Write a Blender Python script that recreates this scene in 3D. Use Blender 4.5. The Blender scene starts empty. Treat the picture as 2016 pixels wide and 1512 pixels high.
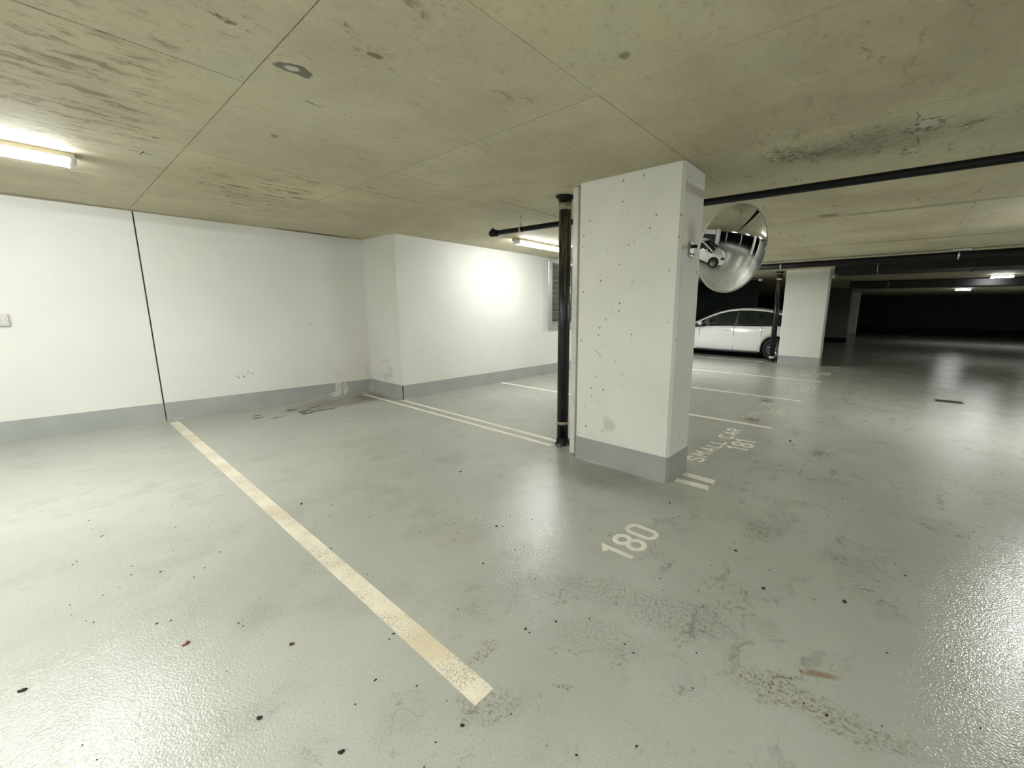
import bpy, bmesh, math, random
from mathutils import Vector, Matrix
random.seed(7)
S = bpy.context.scene
COL = S.collection
PI = math.pi

# ------------------------------------------------------------------ camera, world, exposure
cam = bpy.data.cameras.new('camera')
cam.sensor_width = 36.0
cam.lens = 809.975 / 2016 * 36.0
cam.shift_x = -(1093.437 - 1008) / 2016
cam.shift_y = (755.04 - 756) / 2016
cam.clip_start = 0.02
cam.clip_end = 200
co = bpy.data.objects.new('camera', cam)
COL.objects.link(co)
R_ = Vector((0.77488174, 0.63204889, 0.00851373))
U_ = Vector((-0.11856615, 0.13210405, 0.98411919))
F_ = Vector((-0.62088675, 0.76358543, -0.17730462))
M = Matrix((R_, U_, -F_)).transposed().to_4x4()
M.translation = Vector((6.72783, -0.83580, 1.4))
co.matrix_world = M
S.camera = co

W = bpy.data.worlds.new('world')
S.world = W
W.use_nodes = True
W.node_tree.nodes['Background'].inputs[0].default_value = (0.75, 0.85, 0.8, 1)
W.node_tree.nodes['Background'].inputs[1].default_value = 0.0     # closed basement: no daylight

S.view_settings.view_transform = 'Standard'
S.view_settings.look = 'None'
S.view_settings.gamma = 1
S.view_settings.use_curve_mapping = False
S.view_settings.exposure = 0.36
LAMP = 112.0                                                        # strength of every fluorescent diffuser
LAMP_COL = (0.98, 0.99, 1.0)
try:
    S.cycles.use_denoising = True
    S.cycles.max_bounces = 8
    S.cycles.diffuse_bounces = 4
    S.cycles.glossy_bounces = 4
    S.cycles.use_adaptive_sampling = True
    S.cycles.adaptive_threshold = 0.04
    S.cycles.adaptive_min_samples = 12
    S.cycles.sample_clamp_indirect = 8
except Exception:
    pass

ZC = 2.46            # ceiling height
SK = 0.222           # height of the grey painted base band


# ------------------------------------------------------------------ helpers
def tag(o, label=None, cat=None, group=None, kind=None):
    if label: o['label'] = label
    if cat: o['category'] = cat
    if group: o['group'] = group
    if kind: o['kind'] = kind
    return o


def empty(name, loc=(0, 0, 0), rz=0.0):
    o = bpy.data.objects.new(name, None)
    COL.objects.link(o)
    o.location = loc
    o.rotation_euler = (0, 0, rz)
    o.empty_display_size = 0.1
    return o


class MB:
    """collects shapes into one mesh"""
    def __init__(s):
        s.bm = bmesh.new()

    def box(s, x0, x1, y0, y1, z0, z1, bev=0.0, mat=None, seg=1):
        r = bmesh.ops.create_cube(s.bm, size=1.0)
        vs = r['verts']
        for v in vs:
            v.co = Vector(((x0 + x1) / 2 + v.co.x * (x1 - x0), (y0 + y1) / 2 + v.co.y * (y1 - y0), (z0 + z1) / 2 + v.co.z * (z1 - z0)))
        if bev:
            es = list({e for v in vs for e in v.link_edges})
            r = bmesh.ops.bevel(s.bm, geom=es, offset=bev, segments=seg, affect='EDGES', profile=0.5)
            vs = list({v for f in r['faces'] for v in f.verts} | {v for v in vs if v.is_valid})
        if mat is not None:
            bmesh.ops.transform(s.bm, matrix=mat, verts=vs)
        return s

    def hull(s, pts_bot, pts_top):
        n = len(pts_bot)
        a = [s.bm.verts.new(p) for p in pts_bot]
        b = [s.bm.verts.new(p) for p in pts_top]
        s.bm.faces.new(a[::-1])
        s.bm.faces.new(b)
        for i in range(n):
            s.bm.faces.new((a[i], a[(i + 1) % n], b[(i + 1) % n], b[i]))
        return s

    def prism(s, pts2, z0, z1):
        return s.hull([(x, y, z0) for x, y in pts2], [(x, y, z1) for x, y in pts2])

    def tube(s, p0, p1, r0, r1=None, n=20, caps=True):
        p0 = Vector(p0); p1 = Vector(p1)
        r1 = r0 if r1 is None else r1
        d = (p1 - p0).normalized()
        a = d.orthogonal().normalized()
        b = d.cross(a)
        A = []; B = []
        for i in range(n):
            t = 2 * PI * i / n
            o = a * math.cos(t) + b * math.sin(t)
            A.append(s.bm.verts.new(p0 + o * r0)); B.append(s.bm.verts.new(p1 + o * r1))
        for i in range(n):
            f = s.bm.faces.new((A[i], A[(i + 1) % n], B[(i + 1) % n], B[i]))
            f.smooth = True
        if caps:
            s.bm.faces.new(A[::-1]); s.bm.faces.new(B)
        return s

    def path(s, pts, r, n=10):
        pts = [Vector(p) for p in pts]
        for i in range(len(pts) - 1):
            s.tube(pts[i], pts[i + 1], r, n=n)
        for p in pts[1:-1]:
            s.ball(p, r)
        return s

    def ball(s, c, r, sc=(1, 1, 1), n=12, mat=None):
        m = Matrix.Translation(c) @ Matrix.Diagonal((r * sc[0], r * sc[1], r * sc[2], 1))
        if mat is not None: m = mat @ m
        q = bmesh.ops.create_uvsphere(s.bm, u_segments=n, v_segments=max(6, n // 2), radius=1, matrix=m)
        for v in q['verts']:
            for f in v.link_faces: f.smooth = True
        return s

    def lathe(s, prof, c, axis, n=48, smooth=True):
        """prof: list of (radius, distance along axis)"""
        c = Vector(c); d = Vector(axis).normalized()
        a = d.orthogonal().normalized(); b = d.cross(a)
        rings = []
        for r, h in prof:
            if r < 1e-6:
                rings.append([s.bm.verts.new(c + d * h)])
            else:
                rings.append([s.bm.verts.new(c + d * h + (a * math.cos(2 * PI * i / n) + b * math.sin(2 * PI * i / n)) * r) for i in range(n)])
        for A, B in zip(rings, rings[1:]):
            for i in range(n):
                j = (i + 1) % n
                if len(A) == 1: vs = (A[0], B[j], B[i])
                elif len(B) == 1: vs = (A[i], A[j], B[0])
                else: vs = (A[i], A[j], B[j], B[i])
                f = s.bm.faces.new(vs); f.smooth = smooth
        return s

    def build(s, name, mat, parent=None, smooth=False, world_parent=False):
        bmesh.ops.recalc_face_normals(s.bm, faces=s.bm.faces[:])
        me = bpy.data.meshes.new(name)
        s.bm.to_mesh(me); s.bm.free()
        me.materials.append(mat)
        if smooth:
            for p in me.polygons: p.use_smooth = True
        o = bpy.data.objects.new(name, me)
        COL.objects.link(o)
        if parent is not None:
            o.parent = parent
        return o


# ------------------------------------------------------------------ material mini-language
class N:
    def __init__(s, name):
        s.m = bpy.data.materials.new(name)
        s.m.use_nodes = True
        s.t = s.m.node_tree
        s.n = s.t.nodes
        s.b = s.n['Principled BSDF']
        g = s.n.new('ShaderNodeNewGeometry')
        s.P = g.outputs['Position']

    def lk(s, a, sock):
        if isinstance(a, (int, float)):
            sock.default_value = a
        elif isinstance(a, (tuple, list)):
            if len(a) == 3 and len(sock.default_value) == 4: a = (*a, 1)
            sock.default_value = a
        else:
            s.t.links.new(a, sock)

    def noise(s, scale, detail=3, rough=0.55, vec=None, dist=0.0, col=False):
        x = s.n.new('ShaderNodeTexNoise')
        s.lk(vec if vec is not None else s.P, x.inputs['Vector'])
        x.inputs['Scale'].default_value = scale
        x.inputs['Detail'].default_value = detail
        x.inputs['Roughness'].default_value = rough
        x.inputs['Distortion'].default_value = dist
        return x.outputs[1] if col else x.outputs[0]

    def voro(s, scale, vec=None, feature='F1'):
        x = s.n.new('ShaderNodeTexVoronoi')
        x.feature = feature
        s.lk(vec if vec is not None else s.P, x.inputs['Vector'])
        x.inputs['Scale'].default_value = scale
        return x

    def mapr(s, v, a, b, c=0.0, d=1.0, smooth=True):
        x = s.n.new('ShaderNodeMapRange')
        if smooth: x.interpolation_type = 'SMOOTHSTEP'
        s.lk(v, x.inputs[0])
        for i, q in enumerate((a, b, c, d)): x.inputs[i + 1].default_value = q
        return x.outputs[0]

    def math(s, op, a, b=0.0, c=None):
        x = s.n.new('ShaderNodeMath'); x.operation = op
        s.lk(a, x.inputs[0]); s.lk(b, x.inputs[1])
        if c is not None: s.lk(c, x.inputs[2])
        return x.outputs[0]

    def vmath(s, op, a, b=(0, 0, 0), out=0):
        x = s.n.new('ShaderNodeVectorMath'); x.operation = op
        s.lk(a, x.inputs[0]); s.lk(b, x.inputs[1])
        return x.outputs[out]

    def mix(s, f, a, b, mode='MIX'):
        x = s.n.new('ShaderNodeMix'); x.data_type = 'RGBA'; x.blend_type = mode
        x.clamp_factor = True
        s.lk(f, x.inputs[0]); s.lk(a, x.inputs[6]); s.lk(b, x.inputs[7])
        return x.outputs[2]

    def scaled(s, sx, sy, sz, rz=0.0, vec=None):
        x = s.n.new('ShaderNodeMapping')
        s.lk(vec if vec is not None else s.P, x.inputs['Vector'])
        x.inputs['Scale'].default_value = (sx, sy, sz)
        x.inputs['Rotation'].default_value = (0, 0, rz)
        return x.outputs[0]

    def warp(s, amp, scale, vec=None):
        c = s.noise(scale, 2, 0.6, vec=vec, col=True)
        c = s.vmath('SUBTRACT', c, (0.5, 0.5, 0.5))
        c = s.vmath('MULTIPLY', c, (amp * 2, amp * 2, amp * 2))
        return s.vmath('ADD', vec if vec is not None else s.P, c)

    def blob(s, c, r, vec=None, rot=0.0, soft=0.5):
        """1 inside an ellipsoid about c with radii r, fading over the outer part 'soft'"""
        v = s.vmath('SUBTRACT', vec if vec is not None else s.P, c)
        if rot:
            q = s.n.new('ShaderNodeVectorRotate'); q.rotation_type = 'Z_AXIS'
            s.lk(v, q.inputs['Vector']); q.inputs['Angle'].default_value = -rot
            v = q.outputs[0]
        v = s.vmath('MULTIPLY', v, tuple(1.0 / k for k in r))
        d = s.vmath('LENGTH', v, out=1)
        return s.mapr(d, 1.0, 1.0 - soft, 0.0, 1.0)

    def bump(s, h, strength, dist, prev=None):
        x = s.n.new('ShaderNodeBump')
        x.inputs['Strength'].default_value = strength
        x.inputs['Distance'].default_value = dist
        s.lk(h, x.inputs['Height'])
        if prev is not None: s.lk(prev, x.inputs['Normal'])
        return x.outputs[0]

    def out(s, col=None, rough=None, normal=None, metal=None, spec=None):
        if col is not None: s.lk(col, s.b.inputs['Base Color'])
        if rough is not None: s.lk(rough, s.b.inputs['Roughness'])
        if metal is not None: s.lk(metal, s.b.inputs['Metallic'])
        if spec is not None: s.lk(spec, s.b.inputs['Specular IOR Level'])
        if normal is not None: s.lk(normal, s.b.inputs['Normal'])
        return s.m


def plain(name, col, rough=0.5, metal=0.0, spec=0.5, var=0.06, scale=14, bump=0.0):
    k = N(name)
    n = k.noise(scale, 4)
    c = k.mix(k.mapr(n, 0.3, 0.7), tuple(v * (1 - var) for v in col), tuple(min(1, v * (1 + var)) for v in col))
    nor = k.bump(k.noise(scale * 8, 2), bump, 0.002) if bump else None
    return k.out(c, rough, nor, metal, spec)


# ---- floor coating
def floor_finish(k, near=1.0):
    """orange-peel relief shared by the coating and the paint on it"""
    a = k.noise(105, 2, 0.5)
    v = k.voro(150)
    h = k.math('ADD', k.math('MULTIPLY', a, 1.1), k.math('MULTIPLY', v.outputs['Distance'], -0.35))
    return k.bump(h, 0.75, 0.0018 * near)


def make_floor():
    k = N('grey_floor_coating')
    big = k.noise(0.55, 3, 0.6)
    mid = k.noise(2.3, 4, 0.65)
    wv = k.warp(0.085, 8)
    c = k.mix(k.mapr(big, 0.3, 0.7), (0.385, 0.40, 0.345), (0.46, 0.475, 0.415))
    c = k.mix(k.mapr(mid, 0.48, 0.78, 0, 0.45), c, (0.26, 0.26, 0.215))
    c = k.mix(k.mapr(mid, 0.40, 0.22, 0, 0.35), c, (0.46, 0.47, 0.42))
    # fine speckle
    sp = k.noise(85, 2, 0.7)
    c = k.mix(k.mapr(sp, 0.56, 0.74, 0, 0.30), c, (0.19, 0.19, 0.16))
    # grit: small dark dots, patchy
    g = k.voro(17)
    d = k.mapr(g.outputs['Distance'], 0.07, 0.03)
    gm = k.mapr(mid, 0.50, 0.60)
    c = k.mix(k.math('MULTIPLY', k.math('MULTIPLY', d, gm), 0.75), c, (0.07, 0.068, 0.055))
    # scuffs drawn along the aisle / turning wheels
    st = k.noise(9, 4, 0.7, vec=k.scaled(1.0, 0.22, 1, 0.35, vec=wv))
    reg = k.mapr(big, 0.42, 0.60)
    xx = k.n.new('ShaderNodeSeparateXYZ'); k.lk(k.P, xx.inputs[0])
    aisle = k.mapr(xx.outputs[0], 5.1, 5.9, 0.25, 1)
    c = k.mix(k.math('MULTIPLY', k.math('MULTIPLY', k.mapr(st, 0.56, 0.72), reg), k.math('MULTIPLY', aisle, 0.55)), c, (0.15, 0.145, 0.115))
    # hair-thin dirt lines
    f = k.noise(3.2, 4, 0.62, vec=wv)
    ln = k.mapr(k.math('ABSOLUTE', k.math('SUBTRACT', f, 0.5)), 0.010, 0.002)
    c = k.mix(k.math('MULTIPLY', k.math('MULTIPLY', ln, k.mapr(mid, 0.5, 0.62)), k.math('MULTIPLY', aisle, 0.45)), c, (0.11, 0.095, 0.07))
    fine = k.mapr(k.noise(60, 4, 0.85), 0.44, 0.68)

    def stain(col, cc, rr, amt, rot=0.0, soft=0.6, vec=wv, br=True):
        nonlocal c
        m = k.blob((*cc, 0), (*rr, 1.0), vec=vec, rot=rot, soft=soft)
        if br: m = k.math('MULTIPLY', m, fine)
        c = k.mix(k.math('MULTIPLY', m, amt), c, col)
    rust = (0.24, 0.19, 0.10)
    # leak stain along the wall and its wet black marks
    stain((0.25, 0.205, 0.15), (0.45, 1.75), (0.42, 0.85), 0.8, soft=0.7, br=False)
    stain((0.20, 0.15, 0.11), (0.35, 2.28), (0.38, 0.22), 0.75, soft=0.5, br=False)
    wb = k.warp(0.022, 13)
    for (x, y, rx, ry, ro) in ((0.56, 0.72, .022, .06, 0), (0.72, 0.90, .012, .13, .2), (0.60, 1.25, .022, .09, 0), (0.68, 1.20, .05, .03, 0.4), (0.77, 1.24, .025, .10, 0.25), (0.72, 1.45, .022, .16, -.2), (0.47, 1.42, .02, .07, 0), (0.42, 1.15, .03, .07, 0), (0.42, 0.75, .02, .05, 0)):
        stain((0.012, 0.011, 0.01), (x, y), (rx * 1.5, ry * 1.25), 1.0, rot=ro, soft=0.35, vec=wb, br=False)
    stain((0.62, 0.60, 0.55), (0.40, 1.93), (0.16, 0.17), 1.0, soft=0.7, vec=wb)
    # rust and oil spots
    stain(rust, (5.57, 0.125), (0.10, 0.055), 1.0, rot=1.1)
    stain(rust, (5.51, -0.19), (0.035, 0.04), 0.8)
    stain((0.26, 0.22, 0.16), (5.23, 0.38), (0.045, 0.05), 0.8)
    stain((0.27, 0.21, 0.13), (6.66, 0.90), (0.09, 0.022), .9, rot=0.5, vec=wb, br=False)
    stain((0.29, 0.245, 0.18), (4.33, 0.60), (0.06, 0.16), 0.8)
    stain((0.30, 0.27, 0.215), (4.75, 0.62), (0.30, 0.25), 0.22, br=False)
    stain((0.20, 0.165, 0.10), (5.43, 4.86), (0.16, 0.20), 0.85, br=False, soft=.8)
    stain((0.20, 0.175, 0.11), (5.30, 6.25), (0.14, 0.22), 0.75, br=False, soft=.8)
    stain((0.17, 0.13, 0.10), (5.56, 1.27), (0.12, 0.09), 0.7)
    stain((0.15, 0.125, 0.085), (6.55, 0.72), (0.28, 0.10), 0.95, rot=0.3)
    stain((0.15, 0.125, 0.085), (6.80, 0.72), (0.20, 0.09), 0.9, rot=0.2)
    stain((0.12, 0.11, 0.08), (6.57, 0.82), (0.16, 0.02), 1.0, rot=1.1)
    stain((0.06, 0.05, 0.04), (5.92, 0.22), (0.07, 0.016), 1.0, rot=0.75)
    stain((0.07, 0.06, 0.05), (5.85, 0.36), (0.13, 0.008), 1.0, rot=0.62)
    stain((0.17, 0.165, 0.14), (6.10, 0.85), (0.35, 0.16), 0.8, rot=0.4)
    stain((0.17, 0.165, 0.14), (5.75, 0.80), (0.30, 0.14), 0.7, rot=0.5)
    stain((0.18, 0.17, 0.14), (5.75, 0.0), (0.16, 0.10), 0.8, rot=0.5)
    stain((0.20, 0.19, 0.155), (5.9, 0.5), (0.32, 0.14), 0.55, rot=0.4)
    # soft darker patch at the column foot
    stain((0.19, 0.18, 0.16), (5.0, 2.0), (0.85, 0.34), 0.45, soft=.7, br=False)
    rough = k.math('ADD', k.mapr(mid, 0.3, 0.75, 0.12, 0.20), k.mapr(sp, 0.5, 0.8, 0, 0.15))
    return k.out(c, rough, floor_finish(k), spec=0.5)


def make_paint(name, col, wear, warm):
    k = N(name)
    base = k.mix(k.mapr(k.noise(5, 4), 0.35, 0.7), col, tuple(v * 0.90 for v in col))
    base = k.mix(k.mapr(k.noise(1.6, 3), 0.50, 0.62, 0, warm), base, (0.62, 0.51, 0.32))
    gr = k.math('MULTIPLY', k.mapr(k.noise(120, 4, 0.75), 0.46, 0.58), k.mapr(k.noise(3.1, 3), 0.42, 0.58, 0.25, 1.0))
    base = k.mix(k.math('MULTIPLY', gr, wear), base, (0.38, 0.345, 0.26))
    return k.out(base, 0.36, floor_finish(k, 0.8), spec=0.4)


def make_ceiling():
    k = N('board_marked_concrete')
    oi = k.n.new('ShaderNodeObjectInfo')
    rnd = oi.outputs['Random']
    wl = k.warp(0.16, 3)
    wv = k.warp(0.055, 8)
    a = k.noise(0.8, 4, 0.62, vec=wl)
    c = k.mix(k.mapr(a, 0.32, 0.68), (0.47, 0.425, 0.285), (0.63, 0.59, 0.405))
    c = k.mix(k.mapr(rnd, 0, 1, 0, 0.40, smooth=False), c, (0.49, 0.455, 0.385))
    c = k.mix(k.mapr(k.noise(2.3, 4, 0.6), 0.55, 0.75, 0, 0.35), c, (0.50, 0.51, 0.40))
    # drawn-out streaks along the boards
    st = k.noise(13, 4, 0.72, vec=k.scaled(1.0, 0.23, 1, vec=wv))
    c = k.mix(k.math('MULTIPLY', k.mapr(st, 0.57, 0.72), k.mapr(k.noise(0.9, 3), 0.42, 0.60, 0.12, 0.85)), c, (0.25, 0.21, 0.13))
    gr_ = k.noise(30, 4, 0.75)
    c = k.mix(k.mapr(gr_, 0.52, 0.72, 0, 0.42), c, (0.30, 0.26, 0.175))
    v = k.voro(3.1, vec=wv)
    sp = k.math('MULTIPLY', k.mapr(v.outputs['Distance'], 0.10, 0.05), k.mapr(k.noise(1.1, 2), 0.5, 0.56))
    c = k.mix(k.math('MULTIPLY', sp, 0.6), c, (0.13, 0.105, 0.065))
    v2 = k.voro(1.3, vec=k.scaled(1, 1.6, 1, 0.4, vec=wv))
    c = k.mix(k.mapr(v2.outputs['Distance'], 0.055, 0.03, 0, 0.5), c, (0.70, 0.67, 0.55))
    wr = wv
    fine = k.mapr(gr_, 0.42, 0.62)

    def mark(col, cc, rr, amt, rot=0.0, soft=0.5, vec=wv, br=False):
        nonlocal c
        m = k.blob((*cc, ZC), (*rr, 1.0), vec=vec, rot=rot, soft=soft)
        if br: m = k.math('MULTIPLY', m, fine)
        c = k.mix(k.math('MULTIPLY', m, amt), c, col)
    dk = (0.13, 0.11, 0.075)
    # scuffed, pitted boards over the bays at the left
    rg = k.math('MAXIMUM', k.blob((3.3, -0.75, ZC), (1.5, 0.8, 1), vec=wl, soft=.6), k.blob((1.9, 0.6, ZC), (1.3, 0.5, 1), vec=wl, soft=.6))
    c = k.mix(k.math('MULTIPLY', rg, k.mapr(st, 0.50, 0.62, 0, 0.75)), c, (0.24, 0.20, 0.125))
    c = k.mix(k.mapr(st, 0.40, 0.30, 0, 0.45), c, (0.66, 0.62, 0.47))
    # row of mould patches over the aisle, then two dark strips
    mark((0.27, 0.27, 0.21), (6.40, 2.62), (0.60, 0.34), 0.6, vec=wl, soft=.9)
    mark((0.20, 0.19, 0.14), (6.45, 2.6), (0.60, 0.38), 0.6, vec=wl, soft=.8, br=True)
    mark(dk, (6.02, 2.52), (0.25, 0.20), 0.9, vec=wl, soft=.7, br=True)
    mark(dk, (6.25, 2.62), (0.16, 0.12), 0.8, vec=wl, soft=.7, br=True)
    mark(dk, (6.74, 2.51), (0.12, 0.17), 1.0, rot=.2, soft=.6, vec=wr, br=True)
    mark(dk, (6.93, 2.66), (0.06, 0.16), 0.8, rot=.5, soft=.8, vec=wr, br=True)
    mark(dk, (6.67, 2.94), (0.09, 0.15), 0.85, rot=.2, soft=.7, vec=wr, br=True)
    mark(dk, (6.71, 2.33), (0.006, 0.10), 0.8, soft=.4)
    mark(dk, (6.70, 2.76), (0.006, 0.12), 0.8, soft=.4)
    mark((0.60, 0.57, 0.47), (6.74, 2.49), (0.05, 0.075), 0.95, soft=.4, vec=wr)
    mark((0.62, 0.60, 0.50), (6.68, 2.94), (0.045, 0.04), 0.95, soft=.3)
    mark(dk, (6.02, 4.85), (0.16, 0.13), 0.75, soft=.8)
    mark((0.24, 0.23, 0.16), (6.9, 4.96), (1.6, 0.09), 0.65, soft=.8)  # shade along the stepped seam, put into the colour
    mark((0.20, 0.18, 0.13), (6.9, 7.4), (2.4, 0.10), 0.5, soft=.8)  # darker strip farther along the ceiling
    mark((0.45, 0.41, 0.30), (5.90, 2.03), (0.03, 0.14), 0.7, rot=.1, soft=.6, br=True)
    mark((0.45, 0.41, 0.30), (6.06, 2.17), (0.03, 0.11), 0.7, rot=.1, soft=.6, br=True)
    # patched form-tie hole
    mark((0.17, 0.16, 0.125), (4.48, 0.035), (0.055, 0.085), 0.95, soft=.15)
    mark((0.55, 0.53, 0.46), (4.48, 0.015), (0.030, 0.035), 0.95, soft=.2)
    # pale plaster smear, dark scrapes, chalk cross
    mark((0.60, 0.58, 0.49), (5.19, 0.265), (0.15, 0.022), 0.8, rot=.0, soft=.6, br=True)
    mark(dk, (4.64, -0.25), (0.025, 0.11), 0.85, rot=.15, soft=.6, br=True)
    mark(dk, (4.21, 0.215), (0.006, 0.06), 0.9, rot=.15, soft=.3)
    mark(dk, (4.87, 0.20), (0.022, 0.022), 0.7, soft=.4)
    mark(dk, (5.25, 0.19), (0.03, 0.03), 0.7, soft=.5, br=True)
    mark((0.05, 0.045, 0.035), (2.49, -0.25), (0.006, 0.10), 0.95, rot=.1, soft=.3)
    mark((0.05, 0.045, 0.035), (2.49, -0.26), (0.07, 0.008), 0.95, rot=.1, soft=.3)
    mark((0.17, 0.135, 0.08), (1.89, 0.28), (0.07, 0.32), 0.75, rot=.0, soft=.7, br=True)
    # leak at the wall corner, dirty edge along the wall top
    mark((0.16, 0.095, 0.045), (0.02, 1.85), (0.10, 0.75), 0.85, soft=.6)
    mark((0.10, 0.06, 0.03), (0.05, 2.0), (0.06, 0.22), 0.9, soft=.6)
    mark((0.20, 0.15, 0.08), (-0.10, -1.0), (0.12, 2.2), 0.6, soft=.7)
    mark((0.40, 0.47, 0.30), (4.1, 2.44), (0.16, 0.15), 0.7, soft=.5)
    h = k.math('ADD', a, k.math('MULTIPLY', st, 0.5))
    nor = k.bump(h, 0.5, 0.012)
    return k.out(c, 0.72, nor, spec=0.25)


def make_wall():
    k = N('cream_wall_paint')
    c = k.mix(k.mapr(k.noise(0.9, 4), 0.3, 0.7), (0.72, 0.72, 0.66), (0.77, 0.77, 0.715))
    c = k.mix(k.mapr(k.noise(3.5, 5, 0.7), 0.62, 0.80, 0, 0.14), c, (0.50, 0.50, 0.44))
    wv = k.warp(0.04, 14)
    v = k.voro(7.0, vec=wv)
    sp = k.math('MULTIPLY', k.mapr(v.outputs['Distance'], 0.045, 0.025), k.mapr(k.noise(1.3, 2), 0.54, 0.60))
    c = k.mix(k.math('MULTIPLY', sp, 0.7), c, (0.22, 0.20, 0.16))
    fine = k.mapr(k.noise(60, 4, 0.8), 0.50, 0.58)

    def mark(col, cc, rr, amt, soft=0.5, br=True, vec=wv):
        nonlocal c
        m = k.blob(cc, rr, vec=vec, soft=soft)
        if br: m = k.math('MULTIPLY', m, fine)
        c = k.mix(k.math('MULTIPLY', m, amt), c, col)
    g = (0.12, 0.11, 0.09)
    dots = k.mapr(k.voro(42).outputs['Distance'], 0.42, 0.30)
    for cc, rr in (((-.02 - .08, 0.74, 0.46), (.3, .10, .035)), ((-.1, 0.86, 0.50), (.3, .04, .03))):
        m = k.math('MULTIPLY', k.blob(cc, rr, vec=wv, soft=.5), dots)
        c = k.mix(m, c, g)
    mark(g, (0.50, 2.50, 0.56), (0.16, 0.2, 0.04), 0.55)
    mark(g, (0.62, 2.50, 0.42), (0.10, 0.2, 0.13), 0.5)
    mark(g, (0.52, 2.50, 0.32), (0.20, 0.2, 0.06), 0.6)
    mark((0.45, 0.43, 0.36), (0.0, 2.48, 0.35), (0.05, 0.10, 0.20), 0.7)
    mark((0.20, 0.19, 0.15), (-.14, 0.35, 0.32), (.2, .05, .012), 0.7)
    mark((0.20, 0.19, 0.15), (0.0, 1.66, 1.15), (.2, .05, .012), 0.8)
    mark((0.62, 0.60, 0.54), (-.04, 1.98, 0.33), (.2, .06, .16), 0.9)
    nor = k.bump(k.noise(6, 4, 0.7), 0.25, 0.01)
    return k.out(c, 0.5, nor, spec=0.35)


def make_column_paint():
    k = N('pitted_column_paint')
    c = k.mix(k.mapr(k.noise(1.6, 4), 0.3, 0.7), (0.76, 0.76, 0.69), (0.82, 0.82, 0.75))
    v = k.voro(16, vec=k.warp(0.02, 22))
    sc = k.n.new('ShaderNodeSeparateColor')
    k.lk(v.outputs['Color'], sc.inputs[0])
    pick = k.mapr(sc.outputs[0], 0.62, 0.68)
    pit = k.math('MULTIPLY', k.mapr(v.outputs['Distance'], 0.17, 0.09), pick)
    pit = k.math('MULTIPLY', pit, k.mapr(k.noise(2.0, 2), 0.36, 0.47))
    c = k.mix(k.math('MULTIPLY', pit, 0.85), c, (0.13, 0.12, 0.09))
    wv = k.warp(0.04, 12)
    m = k.blob((4.87, 2.20, 0.40), (0.10, 0.2, 0.09), vec=wv, soft=.6)
    c = k.mix(k.math('MULTIPLY', m, 0.35), c, (0.32, 0.31, 0.25))
    m = k.blob((5.45, 2.40, 1.93), (0.1, 0.13, 0.22), vec=wv, soft=.8)  # mirror's shadow on the aisle face, put into the colour
    c = k.mix(k.math('MULTIPLY', m, 0.55), c, (0.27, 0.25, 0.18))
    m = k.blob((4.74, 2.20, 1.02), (0.04, 0.1, 0.05), soft=.2)
    scr = k.mapr(k.math('ABSOLUTE', k.math('ADD', k.math('SUBTRACT', k.sepx(), 4.74), k.math('SUBTRACT', k.sepz(), 1.02))), 0.006, 0.002)
    c = k.mix(k.math('MULTIPLY', k.math('MULTIPLY', m, scr), 0.7), c, (0.2, 0.19, 0.15))
    nor = k.bump(k.math('SUBTRACT', k.noise(6, 5, 0.6), k.math('MULTIPLY', pit, 0.5)), 0.35, 0.01)
    return k.out(c, 0.45, nor, spec=0.4)


def _sep(i):
    def f(s):
        x = s.n.new('ShaderNodeSeparateXYZ'); s.lk(s.P, x.inputs[0]); return x.outputs[i]
    return f


N.sepx = _sep(0); N.sepy = _sep(1); N.sepz = _sep(2)


def make_base_paint():
    k = N('grey_base_paint')
    c = k.mix(k.mapr(k.noise(2.2, 4), 0.3, 0.7), (0.34, 0.36, 0.335), (0.40, 0.42, 0.39))
    c = k.mix(k.mapr(k.noise(16, 5, 0.7), 0.58, 0.78, 0, 0.35), c, (0.19, 0.19, 0.165))
    # chalky edge where band meets floor
    e = k.math('MULTIPLY', k.mapr(k.sepz(), 0.022, 0.004), k.mapr(k.noise(4, 4), 0.50, 0.60))
    c = k.mix(k.math('MULTIPLY', e, 0.7), c, (0.55, 0.55, 0.50))
    wv = k.warp(0.05, 12)
    fine = k.mapr(k.noise(34, 4, 0.7), 0.36, 0.52)
    for cc, rr, a in (((0.0, 1.99, 0.14), (.2, .06, .16), 1.0), ((0.0, 2.09, 0.12), (.2, .05, .15), .9), ((0.0, 1.93, 0.05), (.2, .10, .06), .9), ((0.0, 2.51, 0.10), (.05, .05, .13), .6)):
        m = k.math('MULTIPLY', k.blob(cc, rr, vec=wv, soft=.4), fine)
        c = k.mix(k.math('MULTIPLY', m, a), c, (0.66, 0.65, 0.60))
    return k.out(c, 0.42, k.bump(k.noise(9, 4), 0.25, 0.006), spec=0.4)


def make_pipe_paint():
    k = N('worn_black_cast_iron')
    st = k.noise(30, 4, 0.7, vec=k.scaled(1, 1, 0.06))
    top = k.mapr(k.sepz(), 1.25, 2.2, 0.0, 0.5)
    f = k.mapr(k.math('ADD', st, k.math('MULTIPLY', top, 0.35)), 0.60, 0.75)
    c = k.mix(f, (0.008, 0.009, 0.011), (0.15, 0.115, 0.07))
    g = k.noise(70, 3, 0.7, vec=k.scaled(1, 1, 0.12, 0))
    c = k.mix(k.mapr(g, 0.68, 0.76, 0, 0.5), c, (0.35, 0.34, 0.30))
    return k.out(c, 0.32, k.bump(st, 0.2, 0.002), spec=0.5)


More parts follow.
